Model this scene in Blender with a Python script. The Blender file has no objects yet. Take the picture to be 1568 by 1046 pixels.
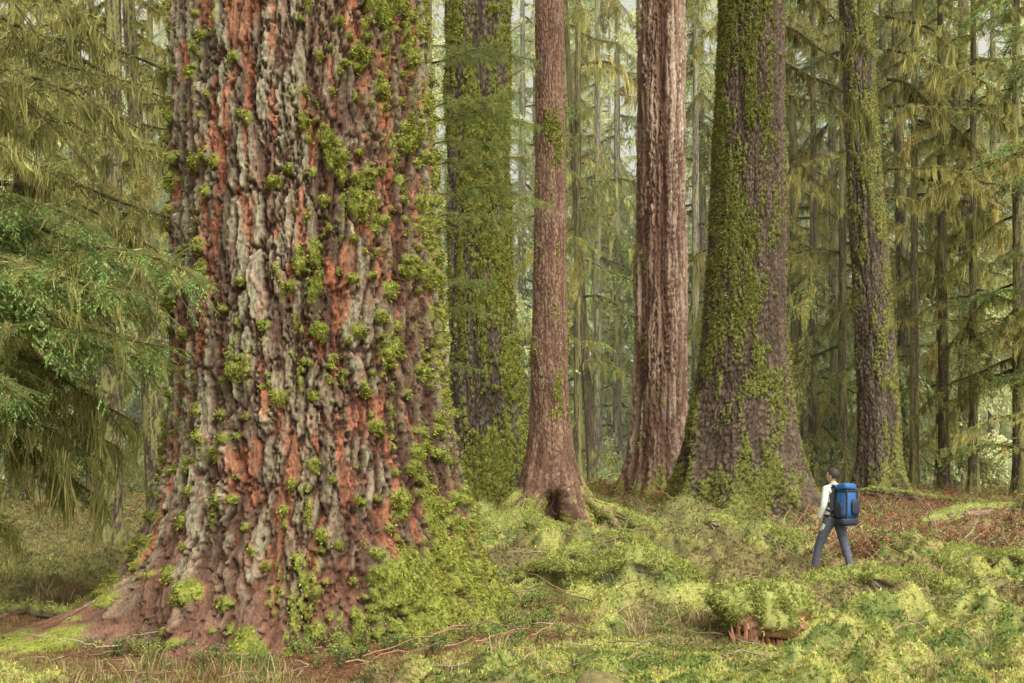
import bpy, bmesh, math, numpy as np
from mathutils import Vector, Matrix, Euler
SC=bpy.context.scene
COL=SC.collection
rng=np.random.default_rng(11)
F=1524.0; CAMZ=2.0; HOR=700.0
def PX(px,Y): return (px-784)/F*Y
def PZ(py,Y): return CAMZ+(HOR-py)/F*Y

# ---------------------------------------------------------------- noise
def hash3(ix,iy,iz,s):
    h=(ix*73856093)^(iy*19349663)^(iz*83492791)^(s*26544357)
    h=h&0xffffffff
    h=((h^(h>>16))*0x45d9f3b)&0xffffffff
    h=((h^(h>>16))*0x45d9f3b)&0xffffffff
    h=h^(h>>16)
    return h/4294967296.0
def vn(p,s=0):
    i=np.floor(p).astype(np.int64); f=p-i; f=f*f*(3-2*f)
    r=0
    for dx in (0,1):
        wx=f[:,0] if dx else 1-f[:,0]
        for dy in (0,1):
            wy=f[:,1] if dy else 1-f[:,1]
            for dz in (0,1):
                wz=f[:,2] if dz else 1-f[:,2]
                r=r+wx*wy*wz*hash3(i[:,0]+dx,i[:,1]+dy,i[:,2]+dz,s)
    return r
def fbm(p,o=3,s=0):
    r=0;a=.5;t=0
    for k in range(o):
        r=r+a*vn(p*(2.03**k)+k*7.3,s+k); t+=a; a*=.5
    return r/t
def worley(p,s=0):
    i=np.floor(p).astype(np.int64); n=len(p)
    F1=np.full(n,9.);F2=np.full(n,9.);ID=np.zeros(n)
    for dx in (-1,0,1):
        for dy in (-1,0,1):
            for dz in (-1,0,1):
                a=i[:,0]+dx;b=i[:,1]+dy;c=i[:,2]+dz
                hx=hash3(a,b,c,s+1)
                qx=a+hx-p[:,0];qy=b+hash3(a,b,c,s+2)-p[:,1];qz=c+hash3(a,b,c,s+3)-p[:,2]
                d=np.sqrt(qx*qx+qy*qy+qz*qz)
                m=d<F1
                F2=np.where(m,F1,np.minimum(F2,d))
                ID=np.where(m,(hx*17.31)%1.0,ID)
                F1=np.where(m,d,F1)
    return F1,F2,ID
def ss(a,b,x):
    t=np.clip((x-a)/(b-a),0,1); return t*t*(3-2*t)
def mix(a,b,t): return a*(1-t)+b*t

# ---------------------------------------------------------------- mesh helper
def mkmesh(name,V,Fa,col=None,smooth=False,mats=(),midx=None):
    V=np.asarray(V,dtype=np.float32);Fa=np.asarray(Fa,dtype=np.int32)
    k=Fa.shape[1];n=len(Fa)
    me=bpy.data.meshes.new(name)
    me.vertices.add(len(V));me.vertices.foreach_set('co',V.ravel())
    me.loops.add(n*k);me.loops.foreach_set('vertex_index',Fa.ravel())
    me.polygons.add(n);me.polygons.foreach_set('loop_start',np.arange(n,dtype=np.int32)*k)
    me.polygons.foreach_set('loop_total',np.full(n,k,dtype=np.int32))
    me.update(calc_edges=True)
    me.polygons.foreach_set('use_smooth',np.full(n,smooth,dtype=bool))
    if col is not None:
        a=me.attributes.new('Col','FLOAT_COLOR','POINT')
        c=np.ones((len(V),4),dtype=np.float32);c[:,:3]=np.clip(col,0.002,.95)
        a.data.foreach_set('color',c.ravel())
    for m in mats: me.materials.append(m)
    return me
def mkobj(name,me,parent=None,loc=None):
    o=bpy.data.objects.new(name,me);COL.objects.link(o)
    if parent: o.parent=parent
    if loc is not None:o.location=loc
    return o
def empty(name,loc=(0,0,0)):
    o=bpy.data.objects.new(name,None);COL.objects.link(o);o.location=loc;o.empty_display_size=.3;return o

# ---------------------------------------------------------------- materials
def newmat(name):
    m=bpy.data.materials.new(name);m.use_nodes=True;nt=m.node_tree;nt.nodes.clear()
    out=nt.nodes.new('ShaderNodeOutputMaterial');return m,nt,out
def leafmat(name,transl=.45,var=.25,sat=1.0):
    m,nt,out=newmat(name);N=nt.nodes;L=nt.links
    at=N.new('ShaderNodeAttribute');at.attribute_name='Col'
    col=at.outputs['Color']
    if var:
        oi=N.new('ShaderNodeObjectInfo')
        mr=N.new('ShaderNodeMapRange');mr.inputs[3].default_value=1-var;mr.inputs[4].default_value=1+var
        L.new(oi.outputs['Random'],mr.inputs[0])
        vm=N.new('ShaderNodeVectorMath');vm.operation='SCALE'
        L.new(col,vm.inputs[0]);L.new(mr.outputs[0],vm.inputs['Scale']);col=vm.outputs[0]
    d=N.new('ShaderNodeBsdfDiffuse');t=N.new('ShaderNodeBsdfTranslucent');mx=N.new('ShaderNodeMixShader')
    mx.inputs[0].default_value=transl
    L.new(col,d.inputs[0]);L.new(col,t.inputs[0])
    L.new(d.outputs[0],mx.inputs[1]);L.new(t.outputs[0],mx.inputs[2]);L.new(mx.outputs[0],out.inputs[0])
    return m
def barkmat(name,sc=30,stretch=.35,bump=.5,lo=.62,hi=1.35):
    m,nt,out=newmat(name);N=nt.nodes;L=nt.links
    at=N.new('ShaderNodeAttribute');at.attribute_name='Col'
    tc=N.new('ShaderNodeTexCoord');mp=N.new('ShaderNodeMapping');mp.inputs['Scale'].default_value=(1,1,stretch)
    L.new(tc.outputs['Object'],mp.inputs[0])
    n1=N.new('ShaderNodeTexNoise');n1.inputs['Scale'].default_value=sc;n1.inputs['Detail'].default_value=6;n1.inputs['Roughness'].default_value=.7
    L.new(mp.outputs[0],n1.inputs['Vector'])
    mr=N.new('ShaderNodeMapRange');mr.inputs[1].default_value=.3;mr.inputs[2].default_value=.7;mr.inputs[3].default_value=lo;mr.inputs[4].default_value=hi
    L.new(n1.outputs[0],mr.inputs[0])
    vm=N.new('ShaderNodeVectorMath');vm.operation='SCALE'
    L.new(at.outputs['Color'],vm.inputs[0]);L.new(mr.outputs[0],vm.inputs['Scale'])
    b=N.new('ShaderNodeBsdfPrincipled');b.inputs['Roughness'].default_value=.92;b.inputs['Specular IOR Level'].default_value=.2
    L.new(vm.outputs[0],b.inputs['Base Color'])
    bp=N.new('ShaderNodeBump');bp.inputs['Strength'].default_value=bump;bp.inputs['Distance'].default_value=.03
    L.new(n1.outputs[0],bp.inputs['Height']);L.new(bp.outputs[0],b.inputs['Normal'])
    L.new(b.outputs[0],out.inputs[0]);return m
def plain(name,c,rough=.8,noise=.2,scale=40):
    m,nt,out=newmat(name);N=nt.nodes;L=nt.links
    b=N.new('ShaderNodeBsdfPrincipled');b.inputs['Roughness'].default_value=rough
    n=N.new('ShaderNodeTexNoise');n.inputs['Scale'].default_value=scale;n.inputs['Detail'].default_value=4
    r=N.new('ShaderNodeValToRGB')
    r.color_ramp.elements[0].position=.3;r.color_ramp.elements[1].position=.7
    r.color_ramp.elements[0].color=(*[x*(1-noise) for x in c],1);r.color_ramp.elements[1].color=(*[min(1,x*(1+noise)) for x in c],1)
    L.new(n.outputs[0],r.inputs[0]);L.new(r.outputs[0],b.inputs['Base Color']);L.new(b.outputs[0],out.inputs[0]);return m
M_LEAF=leafmat('conifer_needles',.5,.2);M_FAR=leafmat('distant_needles_hazed',.55,.12)
M_MOSS=leafmat('moss_fronds',.35,.0)
M_BARK=barkmat('bark_rough');M_FIRB=barkmat('bark_fir',42,.3,.9,.55,1.45)
M_GROUND=barkmat('forest_floor',26,1,.8,.55,1.4)

# ---------------------------------------------------------------- terrain
MOUNDS=[(3.9,23.6,1.2,.8,.65),(-.5,19.5,1.1,.8,.5),(6.3,24.5,2.6,1.6,.25),(-.9,22.5,1.2,.8,.55),
 (2.4,20.5,1.3,.5,.35),(-.2,16.6,.9,.5,.35),(7.7,13.9,.5,.45,.32),(5.2,13.0,1.3,.3,.26),(2.2,14.2,1.0,.28,.3),(.9,17.6,1.1,.35,.35),
 (9.5,20,1.8,.5,.4),(12,23,2.2,.8,.5),(3.3,17.5,1.2,.35,.35),(1.6,12.9,.9,.25,.2),(7.6,18.9,1.2,.4,.3),(-3.5,12.3,3.0,2.6,.12),
 (3.0,15.8,.8,.3,.28),(4.0,19.2,1.3,.4,.4),(1.6,19.4,.8,.5,.45),(7.2,21.5,1.2,.5,.35),(5.2,21.2,.9,.5,.35)]
r2=np.random.default_rng(5)
for i in range(120):
    my=10.5*(28/10.5)**r2.random();mx=r2.uniform(-.1,.58)*my
    if math.hypot(mx-5.35,my-16.5)<1.2 or math.hypot(mx+2.4,my-12)<3.4 or math.hypot(mx-.9,my-23.5)<1.3: continue
    if abs(mx-5.3*my/16.5)<.9 and 13.5<my<16.5: continue
    MOUNDS.append((mx,my,r2.uniform(.12,.55),r2.uniform(.12,.26),r2.uniform(.08,.28)))
def gz(x,y):
    x=np.atleast_1d(np.asarray(x,float));y=np.atleast_1d(np.asarray(y,float))
    p=np.stack([x,y,np.full_like(x,3.7)],1)
    z=.26*(fbm(p*.22,2,5)-.5)+.34*(fbm(p*.95,3,9)-.5)
    z=z+.62*ss(19,37,y)*ss(-7,-1,x)*(1-.35*ss(6,14,x))
    z=z+.25*ss(8,20,-x)
    wx=x+.35*(vn(p*2.1,61)-.5)+.12*(vn(p*6,62)-.5);wy=y+.35*(vn(p*2.1,63)-.5)+.12*(vn(p*6,64)-.5)
    for mx,my,sx,sy,h in MOUNDS:
        z=z+h*np.exp(-((wx-mx)/sx)**2-((wy-my)/sy)**2)
    d=np.sqrt((x-5.35)**2+(y-16.5)**2)
    z=z*ss(.1,1.5,d)
    return z
def gfine(x,y,full=False):
    p=np.stack([x,y,np.full_like(x,1.3)],1)
    w=p+.25*np.stack([fbm(p*2.5,2,31),fbm(p*2.5,2,32),x*0],1)
    q=w*2.7;q[:,2]=.5
    f1,f2,id1=worley(q,41)
    q2=w*6.0;q2[:,2]=.2
    g1,_,_=worley(q2,44)
    k=fbm(p*.8,2,55)
    near=np.sqrt((x+2.3)**2+(y-12)**2)
    m=ss(2.6,4.2,near+.8*(k-.5))
    hk=ss(.25,1.3,np.sqrt((x-5.35)**2+(y-16.5)**2))
    dome=np.clip(1-f1*f1*1.7,0,1)*(.15+1.1*id1**1.5);sm=np.clip(1-g1*g1*1.4,0,1)
    amp=(.45+.75*ss(.35,.6,k))*m*(.3+.7*hk)
    z=(.25*dome+.10*sm)*amp+.06*fbm(p*6,2,56)*(.4+.6*m)
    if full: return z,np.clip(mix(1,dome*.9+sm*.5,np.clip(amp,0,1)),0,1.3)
    return z
def axis(lo,a,b,hi,step,g=1.12):
    m=list(np.arange(a,b,step));s=step;v=b;r=[]
    while v<hi: r.append(v);s=min(s*g,40);v+=s
    s=step;v=a-step;l=[]
    while v>lo: l.append(v);s=min(s*g,40);v-=s
    return np.array(l[::-1]+m+r)
xs=axis(-400,-10,14,400,.048,1.07);ys=axis(-60,7.5,23,600,.048,1.045)
gx,gy=np.meshgrid(xs,ys);gxf=gx.ravel();gyf=gy.ravel()
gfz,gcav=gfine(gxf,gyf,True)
Z=gz(gxf,gyf)+gfz
nx=len(xs);ny=len(ys)
ii=(np.arange(ny-1)[:,None]*nx+np.arange(nx-1)[None,:]).ravel()
GF=np.stack([ii,ii+1,ii+nx+1,ii+nx],1)
def gcolor(x,y,cav=None):
    p=np.stack([x,y,np.full_like(x,.3)],1)
    a=fbm(p*.55,3,71)[:,None];b=fbm(p*2.2,3,72)[:,None];c=fbm(p*7,2,73)[:,None]
    bright=np.array([.41,.41,.125]);green=np.array([.165,.21,.06]);brown=np.array([.20,.145,.08]);duff=np.array([.22,.105,.065]);straw=np.array([.34,.27,.15])
    col=mix(green,bright,ss(.39,.57,b*.6+c*.4))
    col=mix(col,brown,ss(.52,.63,a)*.75)
    col=mix(col,straw,(ss(.55,.68,c)*ss(.45,.6,1-a)*.4))
    if cav is not None:   # crevice shade painted into the hollows as dark litter brown, moss on the hummocks
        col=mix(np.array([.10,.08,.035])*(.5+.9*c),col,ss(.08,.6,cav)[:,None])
    far=ss(18,23,y)[:,None]
    col=mix(col,mix(brown,green*1.2,b),far*.6)
    rr=(ss(15.5,18.5,y)*ss(.26,.36,x/np.maximum(y,1)))[:,None]
    col=mix(col,mix(np.array([.27,.13,.08]),straw,b),rr*ss(.40,.52,c*.5+a*.5)*.8)
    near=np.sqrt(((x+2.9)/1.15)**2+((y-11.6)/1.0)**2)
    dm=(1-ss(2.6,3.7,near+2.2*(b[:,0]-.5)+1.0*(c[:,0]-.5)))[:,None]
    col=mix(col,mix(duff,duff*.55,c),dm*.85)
    lf=(ss(3.5,6,-x)*(1-0*y))[:,None]
    col=mix(col,mix(straw,brown,b),lf*.45*(1-dm))
    return col,dm[:,0]
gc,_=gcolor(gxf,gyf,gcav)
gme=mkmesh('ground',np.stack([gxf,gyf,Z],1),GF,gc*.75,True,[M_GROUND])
mkobj('ground',gme)

def blades(P,N,ln,wd,col,down=0.0,spread=.8,tip=1.15):
    n=len(P)
    d=N+rng.normal(0,spread,(n,3));d[:,2]-=down
    d/=np.linalg.norm(d,axis=1)[:,None]+1e-9
    s=np.cross(d,rng.normal(0,1,(n,3)));s/=np.linalg.norm(s,axis=1)[:,None]+1e-9
    ln=np.broadcast_to(ln,(n,))[:,None];wd=np.broadcast_to(wd,(n,))[:,None]
    V=np.empty((n,3,3));V[:,0]=P-s*wd;V[:,1]=P+s*wd;V[:,2]=P+d*ln
    C=np.repeat((col)[:,None,:],3,1);C[:,2]*=tip
    return V.reshape(-1,3),np.arange(n*3).reshape(-1,3),C.reshape(-1,3)

# moss carpet
n=640000
u=rng.random(n);y=7.6*(45/7.6)**(u**1.15);x=rng.uniform(-1,1,n)*(.62*y+2)
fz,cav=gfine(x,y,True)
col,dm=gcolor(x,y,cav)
keep=(rng.random(n)>dm*.93)&(rng.random(n)<.3+cav)
x,y,col,fz=x[keep],y[keep],col[keep],fz[keep];n=len(x)
z=gz(x,y)+fz
col=col*rng.uniform(.55,1.5,(n,1))*(1+rng.normal(0,.09,(n,3)))
sz=(.014+.0021*y)*rng.uniform(.7,1.7,n)
Vb,Fb,Cb=blades(np.stack([x,y,z-.004],1),np.tile([0,0,.7],(n,1)),sz,sz*.28,col,0,.75)
mkobj('moss_carpet',mkmesh('moss_carpet',Vb,Fb,Cb,False,[M_MOSS]))
# needle litter on duff
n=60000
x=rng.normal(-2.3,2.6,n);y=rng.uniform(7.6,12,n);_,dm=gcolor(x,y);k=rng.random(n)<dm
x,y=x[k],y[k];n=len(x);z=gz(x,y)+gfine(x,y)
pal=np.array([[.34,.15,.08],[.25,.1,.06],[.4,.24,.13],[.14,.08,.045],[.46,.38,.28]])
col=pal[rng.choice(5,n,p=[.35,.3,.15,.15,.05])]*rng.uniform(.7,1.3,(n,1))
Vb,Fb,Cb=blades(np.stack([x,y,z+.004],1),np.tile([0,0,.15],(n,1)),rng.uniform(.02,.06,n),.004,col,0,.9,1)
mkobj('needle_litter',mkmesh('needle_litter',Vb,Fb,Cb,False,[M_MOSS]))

def tufts(name,xy,per,hgt,wid,pal,spread=.35,mat=M_MOSS):
    n=len(xy)
    x=np.repeat(xy[:,0],per)+rng.normal(0,.07,n*per);y=np.repeat(xy[:,1],per)+rng.normal(0,.07,n*per)
    h=np.repeat(rng.uniform(.5,1.3,n),per)*hgt*rng.uniform(.5,1.2,n*per)
    z=gz(x,y)+.03
    c=np.repeat(pal[rng.integers(0,len(pal),n)],per,0)*rng.uniform(.6,1.4,(n*per,1))
    P=np.stack([x,y,z],1);d=np.stack([rng.normal(0,spread,len(x)),rng.normal(0,spread,len(x)),np.ones(len(x))],1)
    d/=np.linalg.norm(d,axis=1)[:,None]
    s=np.cross(d,rng.normal(0,1,(len(x),3)));s/=np.linalg.norm(s,axis=1)[:,None]
    w=(wid*(1+y/18))[:,None]
    mid=P+d*h[:,None]*.6;bend=d.copy();bend[:,2]-=.55;tip=mid+bend*h[:,None]*.45
    V=np.stack([P-s*w,P+s*w,mid+s*w*.8,mid-s*w*.8,tip],1).reshape(-1,3)
    b=np.arange(len(x))*5
    Fq=np.stack([b,b+1,b+2,b+3],1)
    C=np.repeat(c,5,0)
    Ft3=np.stack([b+3,b+2,b+4],1)
    T=np.concatenate([Fq[:,[0,1,2]],Fq[:,[0,2,3]],Ft3])
    mkobj(name,mkmesh(name,V,T,C,False,[mat]))
gp=np.array([[.36,.29,.15],[.26,.25,.09],[.2,.24,.08],[.40,.31,.18],[.26,.16,.09]])
def scat(n,ylo,yhi,cond):
    y=ylo*(yhi/ylo)**rng.random(n);x=rng.uniform(-1,1,n)*(.6*y+2)
    k=cond(x,y);return np.stack([x[k],y[k]],1)
cl=lambda x,y:fbm(np.stack([x,y,x*0],1)*.7,2,88)
big=lambda x,y:np.sqrt((x+2.3)**2+(y-12)**2)
tufts('grass',np.concatenate([
  scat(4200,8,40,lambda x,y:(cl(x,y)>.48)&(big(x,y)>2.9)),
  scat(2600,13,24,lambda x,y:(x<-4.5)&(big(x,y)>3.2)),
  scat(5000,17,44,lambda x,y:(x>-3)&(cl(x,y)>.4))]),16,.26,.0035,gp)

# ---------------------------------------------------------------- trunks
def tubeV(pts,rad,k=5):
    pts=np.asarray(pts);n=len(pts);a=np.linspace(0,2*np.pi,k,endpoint=False)
    t=np.gradient(pts,axis=0);t/=np.linalg.norm(t,axis=1)[:,None]+1e-9
    ref=np.where(np.abs(t[:,2:3])>.9,np.array([[1.,0,0]]),np.array([[0,0,1.]]))
    s=np.cross(t,ref);s/=np.linalg.norm(s,axis=1)[:,None];u=np.cross(s,t)
    V=pts[:,None]+(np.cos(a)[None,:,None]*s[:,None]+np.sin(a)[None,:,None]*u[:,None])*np.asarray(rad)[:,None,None]
    V=V.reshape(-1,3);b=np.arange(k);c=(b+1)%k;row=(np.arange(n-1)*k)[:,None]
    return V,np.stack([row+b,row+c,row+k+c,row+k+b],2).reshape(-1,4)
def prof_i(prof,z):
    a=np.array(prof);return [np.interp(z,a[:,0],a[:,k]) for k in (1,2,3)]
def trunk(parent,name,base,prof,zs,nth,st,roots=(),seed=0,mat=None,bladeN=0,bladeS=.03,zb=0.0):
    th=np.linspace(0,2*np.pi,nth,endpoint=False)
    T,Zg=np.meshgrid(th,zs);T=T.ravel();Zg=Zg.ravel()
    cx,cy,r=prof_i(prof,Zg)
    r0=prof_i(prof,np.array([4.0]))[2][0]
    q=np.stack([np.cos(T)*r0,np.sin(T)*r0,Zg],1)
    lob=fbm(np.stack([np.cos(T)*1.6,np.sin(T)*1.6,Zg*.12],1)+seed,2,seed+3)-.5
    R=r*(1+.16*lob)
    Zr=np.clip(Zg-zb,0,99)
    for (ang,a,h,w) in roots:
        wob=.12*np.sin(Zg*1.7+ang*5)
        dth=(T-ang-wob+np.pi)%(2*np.pi)-np.pi
        g=np.exp(-(dth/w)**2)*np.exp(-Zr/h)
        R=R+a*g
    wn=fbm(q*np.array([3,3,1.2])+3,2,seed+11)-.5;wn2=fbm(q*np.array([3,3,1.2])+9,2,seed+12)-.5
    s=1/st['cell']
    p=q.copy();wp=st.get('warp',1.2);p[:,0]+=wn*st['cell']*wp;p[:,1]+=wn2*st['cell']*wp
    fine=fbm(q*np.array([24,24,9]),3,seed+40)
    f2n=fbm(q*np.array([40,40,12])+5,2,seed+42)
    p[:,0]+=(fine-.5)*st['cell']*.7;p[:,1]+=(f2n-.5)*st['cell']*.7;p[:,2]+=(fine-.5)*st['cell']*1.5
    ps=p*np.array([s,s,s/st['stretch']])
    f1,f2,idn=worley(ps,seed+20)
    cr=ss(.0,st.get('cw',.3),f2-f1)
    ps2=p*np.array([s*2.6,s*2.6,s*2.6/st['stretch']*1.1])
    g1,g2,id2=worley(ps2,seed+30)
    cr2=ss(.0,.3,g2-g1)
    big_=fbm(q*np.array([1.1,1.1,.5]),3,seed+50)
    patch=fbm(q*np.array([5,5,1.3]),3,seed+60)
    ridge=1-np.abs(2*fbm(p*np.array([s*.5,s*.5,s*.5/8]),2,seed+80)-1)
    ridge=ss(.74,.97,ridge)
    terr=np.floor((patch*.5+fine*.5)*9)/9+.35*(id2>.5)*.15
    disp=st['depth']*(cr*(.6+.3*idn)+.22*cr2*(.5+id2)+.8*(terr-.5)+.3*(f2n-.5)-.5-.6*ridge)
    cols=[np.array(c) for c in st['cols']]
    k=(idn*.35+id2*.25+patch*.9+.5*(big_-.5)-.25)
    k=(k-.1)/.8
    m=len(cols)-1;kk=np.clip(k*m*1.0,0,m-1e-3);i0=kk.astype(int);fr=ss(.25,.75,kk-i0)[:,None]
    CA=np.array(cols);col=mix(CA[i0],CA[np.minimum(i0+1,m)],fr)
    if 'streak' in st:
        sk=fbm(np.stack([np.cos(T)*2.4,np.sin(T)*2.4,Zg*.06],1)+seed,3,seed+91)
        sk=ss(.38,.6,sk);col=mix(col*np.array(st['streak']),col*1.12,sk[:,None])
        disp=disp+st['depth']*1.2*(sk-.5)
    crk=cr*(.6+.4*cr2)*(1-.75*ridge)
    col=mix(np.array(st['crack'])[None,:],col,crk[:,None])
    if 'red' in st:
        rd=ss(st['redt'],st['redt']+.05,fbm(q*np.array([7,7,1.6]),2,seed+65)*.72+idn*.2+.08*id2)*(.4+.6*cr)
        col=mix(col,np.array(st['red'])*(.45+.9*id2[:,None]),rd[:,None]*.75)
        disp-=rd*st['depth']*.35
    if 'low' in st:
        lw=(1-ss(.2,st['lowh'],Zg+1.6*(patch-.5)))[:,None]
        col=mix(col,np.array(st['low'])*(.45+.9*fine[:,None]),lw*.7)
    col=col*(.62+.76*fine)[:,None]
    mo=np.zeros_like(R)
    ms=st.get('moss',{})
    if 'clump' in ms:
        for (a,pr,sd) in ms['clump']:
            pc=q.copy();pc[:,0]+=.05*wn;pc[:,1]+=.05*wn2
            c1,c2,cid=worley(pc*np.array([1/a,1/a,1/a/1.1]),seed+70+sd)
            size=.20+.26*((cid*7.7)%1)
            pz=pr*(ms.get('even',.45)+.9*ss(.38,.6,big_))+ms.get('lowc',0)*(1-ss(.4,1.7,Zg))
            edge=np.cos(T-ms.get('dir',0))
            pz=pz+ms.get('dirw',0)*ss(.2,1,edge)
            m1=np.where(cid<pz,np.clip(1-(c1+.35*(fine-.5)+.1*(patch-.5))/size,0,1),0)
            mo=np.maximum(mo,np.sqrt(m1)*min(1,a/.25))
    if 'film' in ms:
        bias,dr,dw,lowm=ms['film']
        v=.5*patch+.35*big_+.15*fine+dw*np.cos(T-dr)+lowm*(1-ss(0,2.0,Zr))+bias+.08*(cr-.5)
        mo=np.maximum(mo,ss(.5,.62,v)*.6)
    mc=np.array(ms.get('col',(.16,.17,.03)))
    col=mix(col,mc*(.5+.9*fine[:,None]),ss(.1,.4,mo)[:,None])
    if 'hollow' in st:
        hx,hz,hw,hh_,hd_=st['hollow']
        dth=(T-hx+np.pi)%(2*np.pi)-np.pi
        g=np.exp(-((dth)/hw)**4-((Zg-hz)/hh_)**4);R=R-hd_*g;col=mix(col,np.array([.05,.025,.018])*(.5+fine[:,None]),ss(.2,.7,g)[:,None]);mo=mo*(1-g)
    disp=disp+ms.get('h',.06)*mo
    R=R+disp
    V=np.stack([cx+np.cos(T)*R,cy+np.sin(T)*R,Zg],1)
    nz=len(zs)
    a=np.arange(nth);b=(a+1)%nth
    row=(np.arange(nz-1)*nth)[:,None]
    Fq=np.stack([row+a,row+b,row+nth+b,row+nth+a],2).reshape(-1,4)
    me=mkmesh(name,V,Fq,col,True,[mat or M_BARK])
    o=mkobj(name,me,parent)
    if bladeN:
        w=mo*np.gradient(zs).repeat(nth);w=w/w.sum()
        idx=rng.choice(len(V),bladeN,p=w)
        P=V[idx]+rng.normal(0,.012,(bladeN,3))
        N=np.stack([np.cos(T[idx]),np.sin(T[idx]),np.full(bladeN,.15)],1)
        c=mc*1.15*rng.uniform(.5,1.7,(bladeN,1))*(1+rng.normal(0,.12,(bladeN,3)))
        br=rng.random(bladeN)<.22;c[br]=np.array([.24,.16,.06])*rng.uniform(.5,1.2,(br.sum(),1))
        sz=bladeS*rng.uniform(.5,1.6,bladeN)
        Vb,Fb,Cb=blades(P,N,sz,sz*.3,c,.45,.55)
        mkobj('moss',mkmesh('moss',Vb,Fb,Cb,False,[M_MOSS]),parent)
    return o
def zz(lo,hi,top,step,cs=.5):
    a=np.arange(lo,hi,step);b=np.arange(hi,top,cs);return np.concatenate([a,b])
FIR=dict(cell=.13,stretch=6.0,depth=.078,cw=.18,warp=1.6,streak=(.66,.55,.49),cols=[(.16,.09,.065),(.245,.155,.115),(.285,.25,.185),(.275,.255,.18),(.35,.26,.20),(.30,.165,.12)],
  crack=(.055,.024,.018),red=(.30,.10,.058),redt=.55,low=(.15,.078,.056),lowh=1.6,
  moss=dict(clump=[(.30,.20,0),(.20,.20,5),(.15,.13,9)],even=.75,dir=0.0,dirw=.28,lowc=.38,film=(-.125,0,.06,.13),col=(.20,.215,.045),h=.11))
e=empty('giant_douglas_fir_tree',(-2.40,12.0,0))
trunk(e,'trunk',None,
 [(-.6,.1,0,2.25),(.1,.08,0,2.12),(.5,.05,0,1.98),(.9,.02,0,1.88),(1.4,.01,0,1.77),(2,0,0,1.68),(2.8,-.03,0,1.60),(3.6,-.06,0,1.56),(7.6,-.16,0,1.44),(12,-.2,0,1.35),(30,-.3,0,.9)],
 zz(-.5,8.2,30,.0135),760,FIR,
 roots=[(3.72,2.7,.32,.20),(3.35,1.2,.55,.22),(4.2,.45,.6,.15),(4.75,.5,.5,.14),(5.3,.4,.8,.16),(5.85,.5,.45,.15),(0.1,.3,.7,.2),(.9,.6,.6,.2),(2.2,.7,.6,.25)],
 seed=3,mat=M_FIRB,bladeN=250000,bladeS=.03)

def gzs(x,y): return float(gz(x,y)[0])
SPR=dict(cell=.085,stretch=2.2,depth=.045,cw=.2,cols=[(.12,.085,.065),(.17,.13,.105),(.22,.175,.145),(.26,.2,.16)],crack=(.05,.035,.027))
def sty(base,**k): d=dict(base);d.update(k);return d
def place(name,px,Y,prof_px,style,nth,step,seed,roots=(),bn=0,bs=.04,mat=None):
    X0=PX(px,Y);pr=[]
    for py,l,r in prof_px:
        pr.append((PZ(py,Y),PX((l+r)/2,Y)-X0,0,(r-l)/2/F*Y))
    pr=sorted(pr);zt=pr[-1][0]
    g=gzs(X0,Y-.5);lo=g-.6
    pr.append((zt+14,pr[-1][1]*1.2,0,pr[-1][3]*.75))
    e=empty(name,(X0,Y,0))
    if 'hollow' in style: style=dict(style);h=style['hollow'];style['hollow']=(h[0],g+h[1],h[2],h[3],h[4])
    trunk(e,'trunk',None,pr,zz(lo,zt+.6,zt+14,step),nth,style,roots,seed,mat,bn,bs,zb=g)
    return e
T2=place('sitka_spruce_tree',740,27.5,[(0,682,778),(200,684,780),(400,688,784),(520,690,792),(620,690,803),(700,688,812),(780,684,820)],
 sty(SPR,cell=.11,moss=dict(clump=[(.4,.4,0)],film=(.01,-.6,.05,.08),col=(.20,.21,.05),h=.07)),300,.04,21,[(5.3,.3,.6,.3),(4.3,.3,.6,.3)],75000,.055)
T3=place('western_hemlock_tree',841,24,[(0,820,863),(200,820,864),(400,817,866),(560,813,868),(640,811,870),(690,806,876),(740,798,886),(790,788,893)],
 sty(SPR,cell=.05,stretch=2.6,depth=.026,cols=[(.17,.10,.075),(.25,.155,.115),(.31,.21,.155)],crack=(.09,.045,.032),hollow=(4.82,.45,.34,.55,.45),moss=dict(film=(-.11,-1.5,0,.22),col=(.22,.22,.06),h=.03)),220,.03,22,
 [(3.95,.9,.65,.24),(4.4,.4,.7,.13),(5.25,.45,.7,.13),(5.7,.8,.65,.22),(0,.8,.6,.25),(3.1,1.0,.55,.22),(1.5,.6,.5,.3)],26000,.04)
T4=place('western_red_cedar_tree',1008,33,[(0,976,1044),(200,975,1045),(400,972,1046),(600,969,1048),(700,964,1052),(760,950,1062)],
 sty(SPR,cell=.17,stretch=26,depth=.10,cw=.22,warp=.7,streak=(.50,.40,.36),cols=[(.20,.115,.085),(.32,.215,.165),(.43,.33,.27),(.36,.235,.18)],crack=(.11,.055,.04),moss=dict(film=(-.15,3.1,.08,.2),col=(.22,.2,.07),h=.02)),240,.05,23,
 [(4.4,.5,1.4,.3),(5.4,.6,1.2,.3),(3.2,.5,1.2,.3),(0,.4,1.3,.3)],7000,.06)
T5=place('sitka_spruce_tree',1140,26,[(0,1104,1200),(150,1100,1200),(300,1092,1201),(500,1080,1202),(600,1068,1212),(660,1056,1218),(720,1044,1228),(780,1034,1240),(830,1026,1250)],
 sty(SPR,cell=.1,stretch=1.5,depth=.05,cols=[(.10,.068,.052),(.145,.10,.077),(.19,.135,.10)],moss=dict(clump=[(.3,.12,0)],film=(-.015,3.5,.09,.12),col=(.145,.15,.042),h=.05)),360,.034,24,
 [(5.2,.5,1.0,.22),(4.4,.5,.9,.22),(5.9,.7,.9,.22),(3.6,.8,1.1,.22),(3.0,.6,1.0,.25),(.3,.6,1,.25)],95000,.045)
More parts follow.
